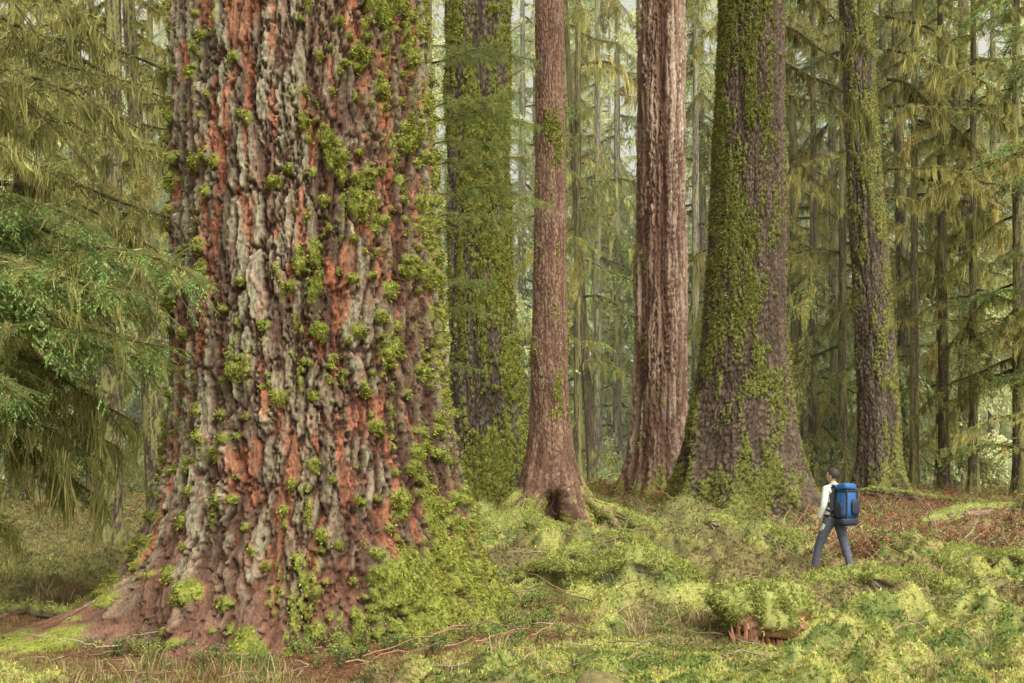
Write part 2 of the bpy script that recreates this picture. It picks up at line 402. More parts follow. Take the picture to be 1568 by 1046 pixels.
T6=place('sitka_spruce_tree',1335,36,[(0,1285,1332),(150,1292,1340),(300,1300,1350),(450,1308,1362),(600,1313,1372),(700,1314,1376),(770,1308,1384)],
 sty(SPR,cell=.11,stretch=1.6,depth=.05,cols=[(.13,.10,.08),(.18,.14,.11),(.24,.19,.15)],moss=dict(film=(.01,0,.08,.08),col=(.19,.19,.06),h=.04)),180,.05,25,
 [(4.5,.4,.9,.3),(5.5,.5,.9,.3),(0,.4,.9,.3),(3.2,.4,.9,.3)],24000,.06)
# arching stilt roots of the hemlock on its old nurse log
VV=[];FF=[];CC=[];o=0
for a,L,r,h0 in [(3.3,1.5,.17,1.2),(3.7,1.4,.13,1.1),(4.1,1.15,.10,1.0),(5.6,1.15,.11,1.0),(5.95,1.6,.15,1.15),(6.25,1.8,.18,1.25),(.3,1.3,.14,1.2),(2.9,1.5,.15,1.1)]:
    X0=PX(841,24);t=np.linspace(0,1,26)
    x=np.cos(a+.25*np.sin(t*4))*(.32+L*t);y=np.sin(a+.25*np.sin(t*4))*(.32+L*t)
    g=gz(X0+x,24+y);z=mix(g+h0*(1-t)**1.7+.26,g+.05,ss(.7,1,t))+.08*np.sin(t*8+a)*(1-t)
    v,f=tubeV(np.stack([x,y,z],1),r*(1.15-.6*t)*(1+.25*np.sin(t*13+a)),14)
    v+=(fbm(v*6,2,5)-.5)[:,None]*.10
    nn=fbm(v*9,2,3)[:,None];VV.append(v);FF.append(f+o);o+=len(v)
    CC.append(mix(np.array([.22,.15,.11]),np.array([.25,.25,.07]),ss(.42,.55,nn)))
VV=np.concatenate(VV);mkobj('stilt_roots',mkmesh('stilt_roots',VV,np.concatenate(FF),np.concatenate(CC),True,[M_BARK]),T3)
idx=rng.integers(0,len(VV),14000);c=np.array([.25,.26,.07])*rng.uniform(.5,1.5,(14000,1))
Vb,Fb,Cb=blades(VV[idx]+rng.normal(0,.04,(14000,3)),np.tile([0,-.3,.6],(14000,1)),.045,.013,c,0,.7);mkobj('root_moss',mkmesh('root_moss',Vb,Fb,Cb,False,[M_MOSS]),T3)

# ---------------------------------------------------------------- boughs
BA={}
def quadleaf(P,D,ln,wd,flat=.6):
    n=len(P);D=D/(np.linalg.norm(D,axis=1)[:,None]+1e-9)
    up=np.tile([0,0,1.],(n,1))+rng.normal(0,flat,(n,3))
    s=np.cross(D,up);s/=np.linalg.norm(s,axis=1)[:,None]+1e-9
    ln=np.broadcast_to(ln,(n,))[:,None];wd=np.broadcast_to(wd,(n,))[:,None]
    V=np.stack([P,P+D*ln*.45+s*wd,P+D*ln,P+D*ln*.45-s*wd],1)
    return V.reshape(-1,3)
def bough(name,L,W,rise,droop,tdroop,tstep,sstep,slen,leaf,lw,gcol,ycol,ncl,mlen,mcol,limb,fine=False,bare=.12,mat=None,spc=22,mw=None):
    VV=[];CC=[];r0=rng.random()*6;mw=mw or lw*.7
    def A(t):
        return np.stack([L*t,.10*L*np.sin(t*4+r0)*t,rise*L*t-droop*L*t**2+.02*L*np.sin(t*9+r0)],-1)
    t=np.linspace(0,1,14);Vt,Ft=tubeV(A(t),limb*(1-t*.85),6)
    n=int(L/tstep);ti=np.sort(rng.uniform(bare,1,n));sg=rng.choice([-1,1],n)
    env=np.minimum(1,(ti-bare)*5+.25)*(1-ti)**.55+.10
    li=W*env*rng.uniform(.35,1.35,n)
    ang=np.radians(rng.uniform(15,95,n))
    slope=rise-2*droop*ti
    D=np.stack([np.cos(ang),sg*np.sin(ang),slope*np.cos(ang)+rng.normal(-.05,.22,n)],1)
    B=A(ti)
    td=tdroop*rng.uniform(.3,1.7,n);sw=rng.normal(0,.25,n)
    def S(i,u): return B[i]+D[i]*(li[i]*u)[:,None]+np.stack([-sw[i]*D[i][:,1]*li[i]*u**2,sw[i]*D[i][:,0]*li[i]*u**2,-td[i]*li[i]*u**2],1)
    m=np.maximum(2,(li/sstep).astype(int));I=np.repeat(np.arange(n),m)
    u=rng.uniform(.05,1,len(I));P=S(I,u);sg2=rng.choice([-1,1],len(I))
    Dm=D[I].copy();Dm[:,2]-=2*td[I]*u
    Dm/=np.linalg.norm(Dm,axis=1)[:,None]
    a2=np.radians(rng.uniform(15,75,len(I)))*sg2
    ca,sa=np.cos(a2),np.sin(a2)
    D2=np.stack([Dm[:,0]*ca-Dm[:,1]*sa,Dm[:,0]*sa+Dm[:,1]*ca,Dm[:,2]-rng.uniform(-.2,.6,len(I))*tdroop],1)
    l2=slen*(1.15-u*.7)*rng.uniform(.5,1.3,len(I))
    tt=np.clip(.5+.6*(ti[I]-.4)+.4*(u-.5)+rng.normal(0,.22,len(I)),0,1)[:,None]
    g=np.array(gcol);yc=np.array(ycol)
    c2=mix(yc,g,tt)*rng.uniform(.65,1.4,(len(I),1))
    if fine:
        D2n=D2/np.linalg.norm(D2,axis=1)[:,None]
        k=np.maximum(3,(l2/fine).astype(int));J=np.repeat(np.arange(len(I)),k)
        v=rng.uniform(0,1,len(J));Pf=P[J]+D2n[J]*(l2[J]*v)[:,None];Pf[:,2]-=.25*l2[J]*v**2
        s3=rng.choice([-1,1],len(J));a3=np.radians(rng.uniform(30,65,len(J)))*s3
        ca,sa=np.cos(a3),np.sin(a3);Dj=D2n[J]
        D3=np.stack([Dj[:,0]*ca-Dj[:,1]*sa,Dj[:,0]*sa+Dj[:,1]*ca,Dj[:,2]+rng.normal(-.1,.25,len(J))],1)
        VV.append(quadleaf(Pf,D3,leaf*rng.uniform(.6,1.3,len(J))*(1.1-.5*v),lw));CC.append(np.repeat(c2[J]*rng.uniform(.75,1.3,(len(J),1)),4,0))
        VV.append(quadleaf(P,D2,l2,.003));CC.append(np.repeat(c2*.5,4,0))
    else:
        VV.append(quadleaf(P,D2,l2,lw));CC.append(np.repeat(c2,4,0))
    us=np.linspace(0,1,4)
    for k in range(3):
        idx=np.arange(n);p0=S(idx,np.full(n,us[k]));p1=S(idx,np.full(n,us[k+1]))
        w=.004+.006*(1-us[k])
        VV.append(np.stack([p0+[0,0,w],p1+[0,0,w*.6],p1-[0,0,w*.6],p0-[0,0,w]],1).reshape(-1,3))
        CC.append(np.tile(np.array(mcol)*.5,(n*4,1)))
    if ncl:
        own=rng.random(ncl)<.4
        tA=rng.uniform(.03,1,ncl);i3=rng.integers(0,n,ncl);u3=rng.uniform(0,.95,ncl)
        Pc=np.where(own[:,None],A(tA),S(i3,u3));Lc=mlen*rng.gamma(1.5,.5,ncl);cc=rng.uniform(.65,1.4,(ncl,1))
        K=np.repeat(np.arange(ncl),spc);nm=len(K)
        off=rng.normal(0,1,(nm,3))*np.array([.045,.045,.02]);rr=np.linalg.norm(off[:,:2],axis=1)/.045
        P=Pc[K]+off
        ml=Lc[K]*np.clip(1.2-.4*rr,.15,1.2)*rng.uniform(.5,1.1,nm)
        c=np.array(mcol)*cc[K]*rng.uniform(.75,1.3,(nm,1))
        az=rng.uniform(0,np.pi,nm);s=np.stack([np.cos(az),np.sin(az),0*az],1)
        w=(mw*rng.uniform(.5,1.3,nm))[:,None]
        q=P+np.stack([-off[:,0]*.3+rng.normal(0,.08,nm)*ml,-off[:,1]*.3+rng.normal(0,.08,nm)*ml,-ml*.5],1)
        r=q+np.stack([-off[:,0]*.5+rng.normal(0,.1,nm)*ml,-off[:,1]*.5+rng.normal(0,.1,nm)*ml,-ml*.5],1)
        VV.append(np.stack([P-s*w*.5,P+s*w*.5,q+s*w,q-s*w],1).reshape(-1,3));CC.append(np.repeat(c,4,0))
        VV.append(np.stack([q-s*w,q+s*w,r+s*w*.12,r-s*w*.12],1).reshape(-1,3));CC.append(np.repeat(c*1.1,4,0))
    nb=int(L*60);tb=rng.uniform(0,.95,nb);Db=rng.normal(0,1,(nb,3));Db[:,2]-=.5
    VV.append(quadleaf(A(tb),Db,.05+limb*1.2,mw*1.0,1));CC.append(np.repeat(np.array(mcol)*rng.uniform(.6,1.3,(nb,1)),4,0))
    V=np.concatenate(VV);C=np.concatenate(CC);Fq=np.arange(len(V)).reshape(-1,4)
    Fq=np.concatenate([Fq,Ft+len(V)]);V=np.concatenate([V,Vt]);C=np.concatenate([C,np.tile(np.array([.12,.1,.055]),(len(Vt),1))])
    me=mkmesh(name,V,Fq,C,False,[mat or M_LEAF]);BA[me.name]=(V,Fq,C);return me
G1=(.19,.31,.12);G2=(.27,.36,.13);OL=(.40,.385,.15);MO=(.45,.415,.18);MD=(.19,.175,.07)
B_GREEN=[bough('bough',3.2,1.1,.12,.28,.35,.045,.045,.14,.0,.022,G1,(.29,.37,.14),16,.2,MO,.035) for _ in range(3)]
B_MIX=[bough('bough',3.2,1.0,.10,.35,.5,.05,.05,.13,.0,.019,G2,OL,46,.32,MO,.04) for _ in range(3)]
B_MOSS=[bough('bough',3.0,.8,.05,.42,.6,.08,.07,.12,.0,.017,OL,MO,85,.36,MO,.055,spc=24,mw=.011) for _ in range(3)]
B_DARK=[bough('bough',2.8,.5,-.05,.55,.8,.2,.14,.10,.0,.016,MD,MD,60,.4,MD,.05) for _ in range(2)]
FG=(.58,.68,.36);FY=(.80,.78,.45)  # far foliage colours paled, distance haze painted into them
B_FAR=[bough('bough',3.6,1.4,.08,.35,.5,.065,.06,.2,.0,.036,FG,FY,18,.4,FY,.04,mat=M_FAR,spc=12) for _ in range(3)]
B_FINE=[bough('bough',3.4,1.0,.10,.22,.35,.03,.035,.16,.032,.0045,(.22,.34,.12),(.33,.34,.12),45,.16,MO,.03,fine=.012,mw=.005) for _ in range(2)]
B_FMOSS=[bough('bough',3.2,.9,.02,.38,.6,.04,.035,.14,.03,.0045,(.25,.33,.12),(.31,.30,.11),150,.30,(.30,.285,.11),.03,fine=.016,mw=.006,spc=26) for _ in range(2)]
B_FTWIG=[bough('bough',3.2,.8,.1,.3,.5,.10,.08,.10,.03,.0045,OL,OL,110,.20,(.33,.31,.13),.034,fine=.03,mw=.006,spc=22) for _ in range(2)]

def putb(parent,me,z,az,sc,pitch=0,roll=0,off=(0,0)):
    o=bpy.data.objects.new('bough',me);COL.objects.link(o);o.parent=parent
    o.location=(off[0],off[1],z);o.rotation_euler=(roll,pitch,az);o.scale=(sc,sc,sc);return o
def crown(kinds,nb,H,blen,taper,mat):
    VV=[];FF=[];CC=[];o=0
    for i in range(nb):
        t=(i+rng.random())/nb;z=H*t;az=rng.uniform(0,6.283);me=kinds[rng.integers(len(kinds))]
        sc=blen/3.2*(1-taper*t)*rng.uniform(.55,1.3)
        M=np.array(Euler((rng.normal(0,.18),rng.uniform(-.15,.35),az)).to_matrix())
        V,Fq,C=BA[me.name]
        VV.append(V@M.T*sc+[0,0,z]);FF.append(Fq+o);CC.append(C*rng.uniform(.7,1.3)*np.array([rng.uniform(.92,1.08),1,1]));o+=len(V)
    return mkmesh('crown',np.concatenate(VV),np.concatenate(FF),np.concatenate(CC),False,[mat])
C_MIX=[crown(B_MIX+B_MOSS[:2]+B_GREEN[:1],44,20,4.0,.35,M_LEAF) for _ in range(3)]
C_MOSS=[crown(B_MOSS+B_MIX[:1],32,20,3.4,.35,M_LEAF) for _ in range(2)]
C_GREEN=[crown(B_GREEN,38,20,3.6,.5,M_LEAF)]
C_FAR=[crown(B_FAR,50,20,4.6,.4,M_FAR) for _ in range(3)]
def simple_trunk(seed,c1,c2,mc):
    return sty(SPR,cell=.12,stretch=2.5,depth=.05,cols=[c1,c2],moss=dict(film=(.02,-1.6,.0,.1),col=mc,h=.03))
GT=[]
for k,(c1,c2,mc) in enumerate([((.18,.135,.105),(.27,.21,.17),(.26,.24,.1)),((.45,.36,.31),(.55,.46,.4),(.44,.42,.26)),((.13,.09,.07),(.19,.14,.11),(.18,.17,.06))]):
    tmp=trunk(None,'trunk',None,[(-1,0,0,1.7),(0,0,0,1.45),(.8,.0,0,1.15),(2,0,0,1.0),(40,0,0,.35)],np.concatenate([np.arange(-1,30,.12),np.arange(30,40,1.)]),60,simple_trunk(k,c1,c2,mc),[(4,.8,1.2,.35),(5.3,.7,1.2,.35),(2.5,.9,1.2,.4),(.5,.8,1.0,.35)],60+k)
    GT.append(tmp.data);bpy.data.objects.remove(tmp)
def conifer(name,x,y,r,h,crowns,zlo,cs,ttype=0,lean=0,sink=.2):
    z=gzs(x,y)-sink
    e=empty(name,(x,y,z));e.rotation_euler=(0,lean,0)
    o=mkobj('trunk',GT[ttype],e);o.scale=(r,r,h/40.);o.rotation_euler=(0,0,rng.random()*6)
    if crowns:
        c=mkobj('crown',crowns[rng.integers(len(crowns))],e,(0,0,zlo));c.scale=(cs,cs,(h-zlo)/20.);c.rotation_euler=(0,0,rng.random()*6.28)
    return e
for (pt,pb,Y,rp,tt,cr_,zlo,cs) in [
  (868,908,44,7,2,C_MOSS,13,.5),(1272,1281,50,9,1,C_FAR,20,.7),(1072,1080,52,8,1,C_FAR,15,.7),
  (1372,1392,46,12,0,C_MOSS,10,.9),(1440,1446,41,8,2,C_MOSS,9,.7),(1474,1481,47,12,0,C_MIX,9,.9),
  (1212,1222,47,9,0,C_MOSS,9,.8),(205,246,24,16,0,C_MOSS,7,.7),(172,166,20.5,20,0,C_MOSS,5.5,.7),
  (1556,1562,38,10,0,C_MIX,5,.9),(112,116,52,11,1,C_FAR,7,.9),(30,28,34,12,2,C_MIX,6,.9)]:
    h=PZ(0,Y)+6;xb=PX(pb,Y);ln=(PX(pt,Y)-xb)/(h-8)
    conifer('conifer_tree',xb,Y,rp/F*Y,h,cr_,zlo,cs,tt,lean=ln)
for (px,Y,cr_,zlo,cs,tt) in [
  (885,44,C_MIX,1.5,.9,0),(1245,46,C_MIX,2.5,1,0),(1440,46,C_MIX,2.5,1.1,0),
  (1670,25,C_MOSS,1.8,1.15,0),(1600,34,C_GREEN,1.2,1.2,2),(1490,40,C_MOSS,4,1.2,0),(1400,42,C_MOSS,5,1,0),
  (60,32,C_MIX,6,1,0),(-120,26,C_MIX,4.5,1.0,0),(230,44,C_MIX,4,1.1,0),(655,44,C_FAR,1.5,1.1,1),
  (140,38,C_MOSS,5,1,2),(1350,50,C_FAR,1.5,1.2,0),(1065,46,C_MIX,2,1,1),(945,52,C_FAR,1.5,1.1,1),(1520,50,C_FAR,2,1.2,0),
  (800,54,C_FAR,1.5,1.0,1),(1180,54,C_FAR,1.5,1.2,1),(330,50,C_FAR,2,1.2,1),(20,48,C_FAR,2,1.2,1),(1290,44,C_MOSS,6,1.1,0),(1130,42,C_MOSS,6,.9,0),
  (915,50,C_MOSS,11,.9,1)]:
    h=max(14,PZ(-80,Y)+5)
    conifer('western_hemlock_tree',PX(px,Y),Y,.0045*Y,h,cr_,zlo,cs,tt)
df=empty('distant_forest',(0,0,0))
NF=58
for i in range(NF):
    Y=rng.uniform(62,100);f=(-.66+1.32*((i*.618)%1));X=f*Y
    if -.08<f<.15 and i%2==0: continue
    if i%7==0: continue
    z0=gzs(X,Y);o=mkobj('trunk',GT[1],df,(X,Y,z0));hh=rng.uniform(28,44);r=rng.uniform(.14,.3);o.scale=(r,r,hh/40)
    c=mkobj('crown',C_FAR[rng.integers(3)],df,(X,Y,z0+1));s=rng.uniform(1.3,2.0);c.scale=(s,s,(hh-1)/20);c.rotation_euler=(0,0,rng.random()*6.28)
us=empty('understory_saplings')
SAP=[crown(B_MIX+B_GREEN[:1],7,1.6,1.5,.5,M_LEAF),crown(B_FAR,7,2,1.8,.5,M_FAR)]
for i in range(110):
    Y=rng.uniform(38,66);X=rng.uniform(-.6,.6)*Y;z0=gzs(X,Y);o=mkobj('sapling',SAP[int(Y>46)],us,(X,Y,z0+.2));s=rng.uniform(.7,1.7);o.scale=(s,s,s);o.rotation_euler=(0,0,rng.random()*6.3)
def limbs(e,lst,kinds,r):
    for (py,Y,az,sc) in lst:
        a=math.radians(az);me=kinds[rng.integers(len(kinds))]
        putb(e,me,PZ(py,Y),a,sc,rng.uniform(-.1,.25),0,(math.cos(a)*r*.9,math.sin(a)*r*.9))
limbs(T5,[(40,26,0,.8),(90,26,10,1.0),(150,26,-15,.7),(-40,26,0,1.1),(200,26,20,.6)],B_DARK,.8)
limbs(T6,[(-20,36,180,1.1),(50,36,190,1.0),(120,36,0,1.3),(170,36,-20,1.3),(20,36,10,1.4),(230,36,170,.8),(-70,36,-60,1.2),(300,36,5,.9),(260,36,-10,1.2),(80,36,-5,1.5)],B_DARK+B_MOSS,.6)
limbs(T3,[(360,24,10,.35),(520,24,-10,.4),(330,24,170,.3)],B_MIX,.35)
e=empty('young_hemlock_tree',(PX(655,16.5),16.8,0));o=mkobj('trunk',GT[0],e);o.scale=(.09,.09,.28)
for py,az,sc in [(85,-20,.55),(60,20,.4),(160,-35,.55),(175,-10,.55),(215,-15,.5),(250,-25,.55),(290,-5,.6),(330,-20,.5),(430,-30,.4),(470,0,.35),(560,-20,.3)]:
    putb(e,B_FINE[rng.integers(2)],PZ(py,16.5),math.radians(az),sc,-.05)

# foreground left hemlock
e=empty('western_hemlock_tree',(-8.6,11.2,0));o=mkobj('trunk',GT[0],e);o.scale=(.38,.38,.45)
fl=[(4.3,-12,1.72,0,-.02),(4.75,-4,1.45,0,.0),(4.5,-22,1.5,0,.05),(4.05,-16,1.55,0,.06),(4.9,-14,1.4,0,.02),(3.9,-10,1.45,0,.06),(3.5,-20,1.3,0,.1),(4.2,-2,1.4,1,.05),(3.8,-25,1.4,1,.08),
 (3.7,-8,1.35,1,.05),(3.4,2,1.3,1,.1),(3.3,-18,1.3,1,.12),(3.0,-5,1.1,1,.12),(5.1,5,1.35,1,-.05),
 (6.1,8,1.45,2,-.1),(6.7,0,1.4,2,-.1),(7.3,10,1.5,2,0),(5.6,-15,1.3,2,-.05),
 (6.4,-20,1.3,2,0),(7.0,-10,1.2,2,.1),(7.9,0,1.4,2,.1),(4.0,12,1.3,1,.1),(5.4,15,1.4,2,0),
 (5.8,0,1.5,2,-.15),(6.2,-8,1.55,2,-.05),(5.5,6,1.6,2,-.05),(6.9,16,1.6,2,-.1)]
for z,a,s,k,p in fl:
    me=[B_FINE,B_FMOSS,B_FTWIG][k][rng.integers(2)]
    putb(e,me,z,math.radians(a),s*.98,p,rng.normal(0,.08))

# ---------------------------------------------------------------- fallen logs, stump, debris
def log(name,pts,r,seed,cols,crack,mossb,bn,taperd=.3,res=60,rough=1.0,mside=.35):
    pts=np.array(pts,float);L=np.linalg.norm(pts[-1]-pts[0]);n=max(12,int(L/.03))
    t=np.linspace(0,1,n);k=np.linspace(0,1,len(pts))
    C=np.stack([np.interp(t,k,pts[:,i]) for i in range(3)],1)
    C[:,2]+=.7*r*(vn(np.stack([t*5,t*0,t*0],1),seed)-.5);C[:,1]+=1.2*r*(vn(np.stack([t*3,t*0,t*0+4],1),seed)-.5)
    V,Fq=tubeV(C,np.full(n,1.0),res)
    cen=np.repeat(C,res,0);d=V-cen
    ang=np.tile(np.linspace(0,2*np.pi,res,endpoint=False),n);tt=np.repeat(t,res)
    q=np.stack([np.cos(ang)*r,np.sin(ang)*r,tt*L*.3],1)
    nn=fbm(q*np.array([14,14,8])+seed,3,seed);nb=fbm(q*np.array([4,4,6])+seed,3,seed+4);nv=fbm(q*np.array([26,26,3])+seed,2,seed+7)
    q3=np.stack([np.cos(ang)*r,np.sin(ang)*r,tt*L],1);nl=fbm(q3*7+seed,3,seed+8);nf=fbm(q3*22+seed,2,seed+9)
    rr=r*(1-taperd*tt)*(.35+.9*nb+.35*nn+rough*.35*(nv-.5)+.5*nl)
    rr=rr*np.where((tt<1e-6)|(tt>1-1e-6),.05,1)*(.45+.55*ss(0,.12,np.minimum(tt,1-tt)+.1*(nv-.5)))
    V=cen+d*rr[:,None]
    up=d[:,2]
    mo=ss(.42,.58,.35*nb+.3*nn+.35*nl+mside*up+mossb)
    col=mix(mix(np.array(cols[0])*.4,np.array(cols[1]),ss(.3,.65,nf*.5+nv*.5)[:,None]),np.array([.22,.23,.07])*(.6+.8*nn[:,None]),mo[:,None])
    V=V+d*(mo*.04*nf*2)[:,None]
    e=empty(name,(0,0,0));mkobj('log_wood',mkmesh('log_wood',V,Fq,col,True,[M_BARK]),e)
    if bn:
        w=mo/mo.sum();idx=rng.choice(len(V),bn,p=w);c=np.array([.32,.34,.10])*rng.uniform(.45,1.4,(bn,1))
        Vb,Fb,Cb=blades(V[idx]+rng.normal(0,.02,(bn,3)),d[idx],rng.uniform(.02,.06,bn),.01,c,0,.8)
        mkobj('moss',mkmesh('moss',Vb,Fb,Cb,False,[M_MOSS]),e)
    return e
def gp3(px,py,r=0,dz=0):
    Y=CAMZ*F/(py-HOR)
    X=PX(px,Y);return (X,Y,gzs(X,Y)+dz)
W1=[(.17,.085,.055),(.34,.18,.11)];W2=[(.15,.11,.085),(.26,.20,.15)]
log('fallen_log',[gp3(880,928,0,.18),gp3(975,935,0,.27),gp3(1080,936,0,.18)],.19,5,W2,0,-.08,8000)
log('fallen_log',[gp3(745,850,0,.25),gp3(790,835,0,.25),gp3(880,845,0,.15)],.22,6,W2,0,.06,9000)
log('fallen_log',[gp3(1085,858,0,.24),gp3(1180,850,0,.28),gp3(1235,856,0,.18)],.22,7,W2,0,-.07,8000)
log('fallen_log',[gp3(1320,790,0,.35),gp3(1420,800,0,.42),gp3(1560,812,0,.3)],.17,8,[(.24,.14,.10),(.36,.25,.18)],0,-.2,1500)
log('fallen_log',[gp3(1330,935,0,.14),gp3(1390,925,0,.24),gp3(1450,938,0,.14)],.18,9,W2,0,.0,7000)
log('fallen_log',[gp3(1395,850,0,.3),gp3(1480,835,0,.45),gp3(1600,825,0,.6)],.14,10,[(.24,.14,.10),(.36,.25,.18)],0,-.16,2500)
log('fallen_log',[gp3(650,815,0,.4),gp3(730,830,0,.3),gp3(770,860,0,.1)],.15,15,W2,0,.1,3500)
log('fallen_log',[gp3(930,815,0,.35),gp3(1000,840,0,.3),gp3(1040,870,0,.15)],.16,16,W2,0,-.08,4500)
log('fallen_log',[gp3(1180,925,0,.14),gp3(1300,918,0,.24),gp3(1370,905,0,.14)],.15,19,W2,0,-.04,6000)
log('fallen_log',[gp3(1440,885,0,.15),gp3(1500,880,0,.25),gp3(1590,890,0,.15)],.16,20,W2,0,-.06,5000)
log('fallen_log',[gp3(860,880,0,.15),gp3(930,868,0,.26),gp3(1000,880,0,.15)],.16,21,W2,0,-.06,6000)
log('fallen_log',[gp3(1020,820,0,.3),gp3(1110,815,0,.4),gp3(1220,825,0,.2)],.12,22,[(.24,.14,.10),(.36,.25,.18)],0,-.16,2500)
log('fallen_log',[gp3(800,905,0,.12),gp3(850,915,0,.18),gp3(890,935,0,.08)],.11,23,W2,0,-.04,3000)
log('fallen_log',[gp3(-40,975,0,.16),gp3(40,962,0,.16),gp3(120,968,0,.04)],.05,12,W2,0,-.1,800,res=16)
e=log('rotten_stump',[gp3(1122,985,0,.12),gp3(1165,983,0,.22),gp3(1212,976,0,.24)],.27,14,W1,0,-.10,9000,.05,90,rough=1.4,mside=.55)
# upright splintered pieces of the rotten stump
VV=[];FF=[];CC=[];o=0
bx,by,bz=gp3(1150,985)
for i in range(60):
    x=bx+rng.uniform(-.24,.26);y=by-.17-rng.uniform(0,.12);h=rng.uniform(.16,.40)*(1-.8*abs(x-bx))
    t=np.linspace(0,1,5)[:,None]
    pts=np.array([x,y,gzs(x,y)-.02])+np.array([rng.normal(0,.05),.08,h])*t
    v,f=tubeV(pts,np.array([1,.95,.8,.5,.08])*rng.uniform(.015,.04),6);VV.append(v);FF.append(f+o);o+=len(v);CC.append(np.tile(np.array([.33,.15,.085])*rng.uniform(.35,1.15),(len(v),1)))
mkobj('splinters',mkmesh('splinters',np.concatenate(VV),np.concatenate(FF),np.concatenate(CC),False,[M_BARK]),e)
V0=[];F0=[];C0=[];off=0
for i in range(1700):
    if i<480: Y=rng.uniform(8.2,20);X=rng.uniform(-.45,.52)*Y
    elif i<1600: Y=rng.uniform(17.5,30);X=rng.uniform(.26,.58)*Y
    else: Y=rng.uniform(19,25);X=rng.uniform(-.5,5)
    if math.hypot(X-5.35,Y-16.5)<1.3: continue
    L=rng.uniform(.2,.8)*(1 if i<480 else 1.2);a=rng.uniform(0,6.3);el=rng.uniform(-.05,.25) if i<480 else rng.uniform(-.05,.9)
    P0=np.array([X,Y,gzs(X,Y)+.14]);d=np.array([math.cos(a)*math.cos(el),math.sin(a)*math.cos(el),math.sin(el)])
    t=np.linspace(0,1,7)[:,None];pts=P0+d*L*t+np.cumsum(rng.normal(0,.035*L,(7,3)),0)
    r=rng.uniform(.005,.012)*(1 if i<480 else 1.4);v,f=tubeV(pts,np.linspace(r,r*.4,7),4)
    V0.append(v);F0.append(f+off);off+=len(v);c=[(.28,.18,.13),(.17,.12,.09),(.32,.26,.19),(.36,.19,.13)][rng.integers(4)];C0.append(np.tile(c,(len(v),1)))
mkobj('fallen_twigs',mkmesh('fallen_twigs',np.concatenate(V0),np.concatenate(F0),np.concatenate(C0),True,[M_BARK]))
def brush(name,pts,h,pal,nst,leafn,ls):
    VV=[];CC=[]
    for (X,Y) in pts:
        if math.hypot(X-5.35,Y-16.5)<1.0: continue
        z=gzs(X,Y);hh=h*rng.uniform(.5,1.2)
        pc=pal[rng.integers(len(pal))]
        for s in range(nst):
            a=rng.uniform(0,6.3);sp=rng.uniform(.1,.7)*hh;k=leafn
            t=rng.random(k)**.7;x=X+np.cos(a)*sp*t**1.5;y=Y+np.sin(a)*sp*t**1.5;zz_=z+hh*(t-.35*t**2)
            P=np.stack([x,y,zz_],1)+rng.normal(0,.02,(k,3));D=rng.normal(0,1,(k,3));D[:,2]*=.5
            VV.append(quadleaf(P,D,ls*rng.uniform(.6,1.4,k),ls*.28,.8));CC.append(np.repeat(pc*rng.uniform(.6,1.4,(k,1)),4,0))
            t2=np.array([0,.5,1.]);q=np.stack([X+np.cos(a)*sp*t2**1.5,Y+np.sin(a)*sp*t2**1.5,z+hh*(t2-.35*t2**2)],1)
            for j in (0,1):
                w=.006;VV.append(np.array([q[j]-[w,0,0],q[j]+[w,0,0],q[j+1]+[w*.6,0,0],q[j+1]-[w*.6,0,0]]));CC.append(np.tile([.2,.12,.08],(4,1)))
    V=np.concatenate(VV);mkobj(name,mkmesh(name,V,np.arange(len(V)).reshape(-1,4),np.concatenate(CC),False,[M_MOSS]))
pal=np.array([[.38,.20,.12],[.32,.31,.12],[.24,.30,.10],[.40,.17,.10],[.40,.35,.17],[.32,.2,.12],[.40,.21,.12],[.38,.18,.11]])
bp=[(rng.uniform(.30,.60)*Y,Y) for Y in rng.uniform(18,32,480)]+[(rng.uniform(.1,.56)*Y,Y) for Y in rng.uniform(25,42,200)]+[(rng.uniform(-.07,.2)*Y,Y) for Y in rng.uniform(25,38,220)]+[(rng.uniform(-.55,-.3)*Y,Y) for Y in rng.uniform(22,40,80)]
brush('huckleberry_brush',bp,.75,pal,7,22,.055)
pal2=np.array([[.15,.27,.08],[.21,.29,.08],[.28,.30,.09]])
hb=[]
for i in range(150):
    a=rng.uniform(3.9,6.6);r=rng.uniform(2.0,2.9);hb.append((-2.4+math.cos(a)*r,12+math.sin(a)*r))
for i in range(300):
    Y=rng.uniform(9,21);hb.append((rng.uniform(-.04,.55)*Y,Y))
brush('oxalis_herbs',hb,.28,pal2,6,20,.026)
def ferns(name,pts,h,col):
    VV=[];CC=[]
    for X,Y in pts:
        z=gzs(X,Y)
        for s in range(rng.integers(9,15)):
            a=rng.uniform(0,6.3);L=h*rng.uniform(.6,1.1);k=26;t=np.linspace(.08,1,k)
            P=np.stack([X+np.cos(a)*L*t*.75,Y+np.sin(a)*L*t*.75,z+L*(1.0*t-.85*t**2)],1)
            for sg in (-1,1):
                D=np.stack([-np.sin(a)*sg+.3*np.cos(a)+0*t,np.cos(a)*sg+.3*np.sin(a)+0*t,-.2+0*t],1)
                VV.append(quadleaf(P,D,.16*L*(1.05-t)+.015,.011,.15));CC.append(np.tile(np.array(col)*rng.uniform(.6,1.4),(k*4,1)))
    V=np.concatenate(VV);mkobj(name,mkmesh(name,V,np.arange(len(V)).reshape(-1,4),np.concatenate(CC),False,[M_MOSS]))
ferns('sword_fern',[(PX(a,b),b) for a,b in [(1420,21),(1480,22),(1390,19),(1200,22.5),(1540,20),(1455,17),(905,21),(960,20.5),(60,19),(30,22),(1300,22),(760,17.8),(1100,21.5),(1520,16),(870,15.5),(1160,19),(1010,18),(1430,14.5)]],.65,(.22,.29,.1))

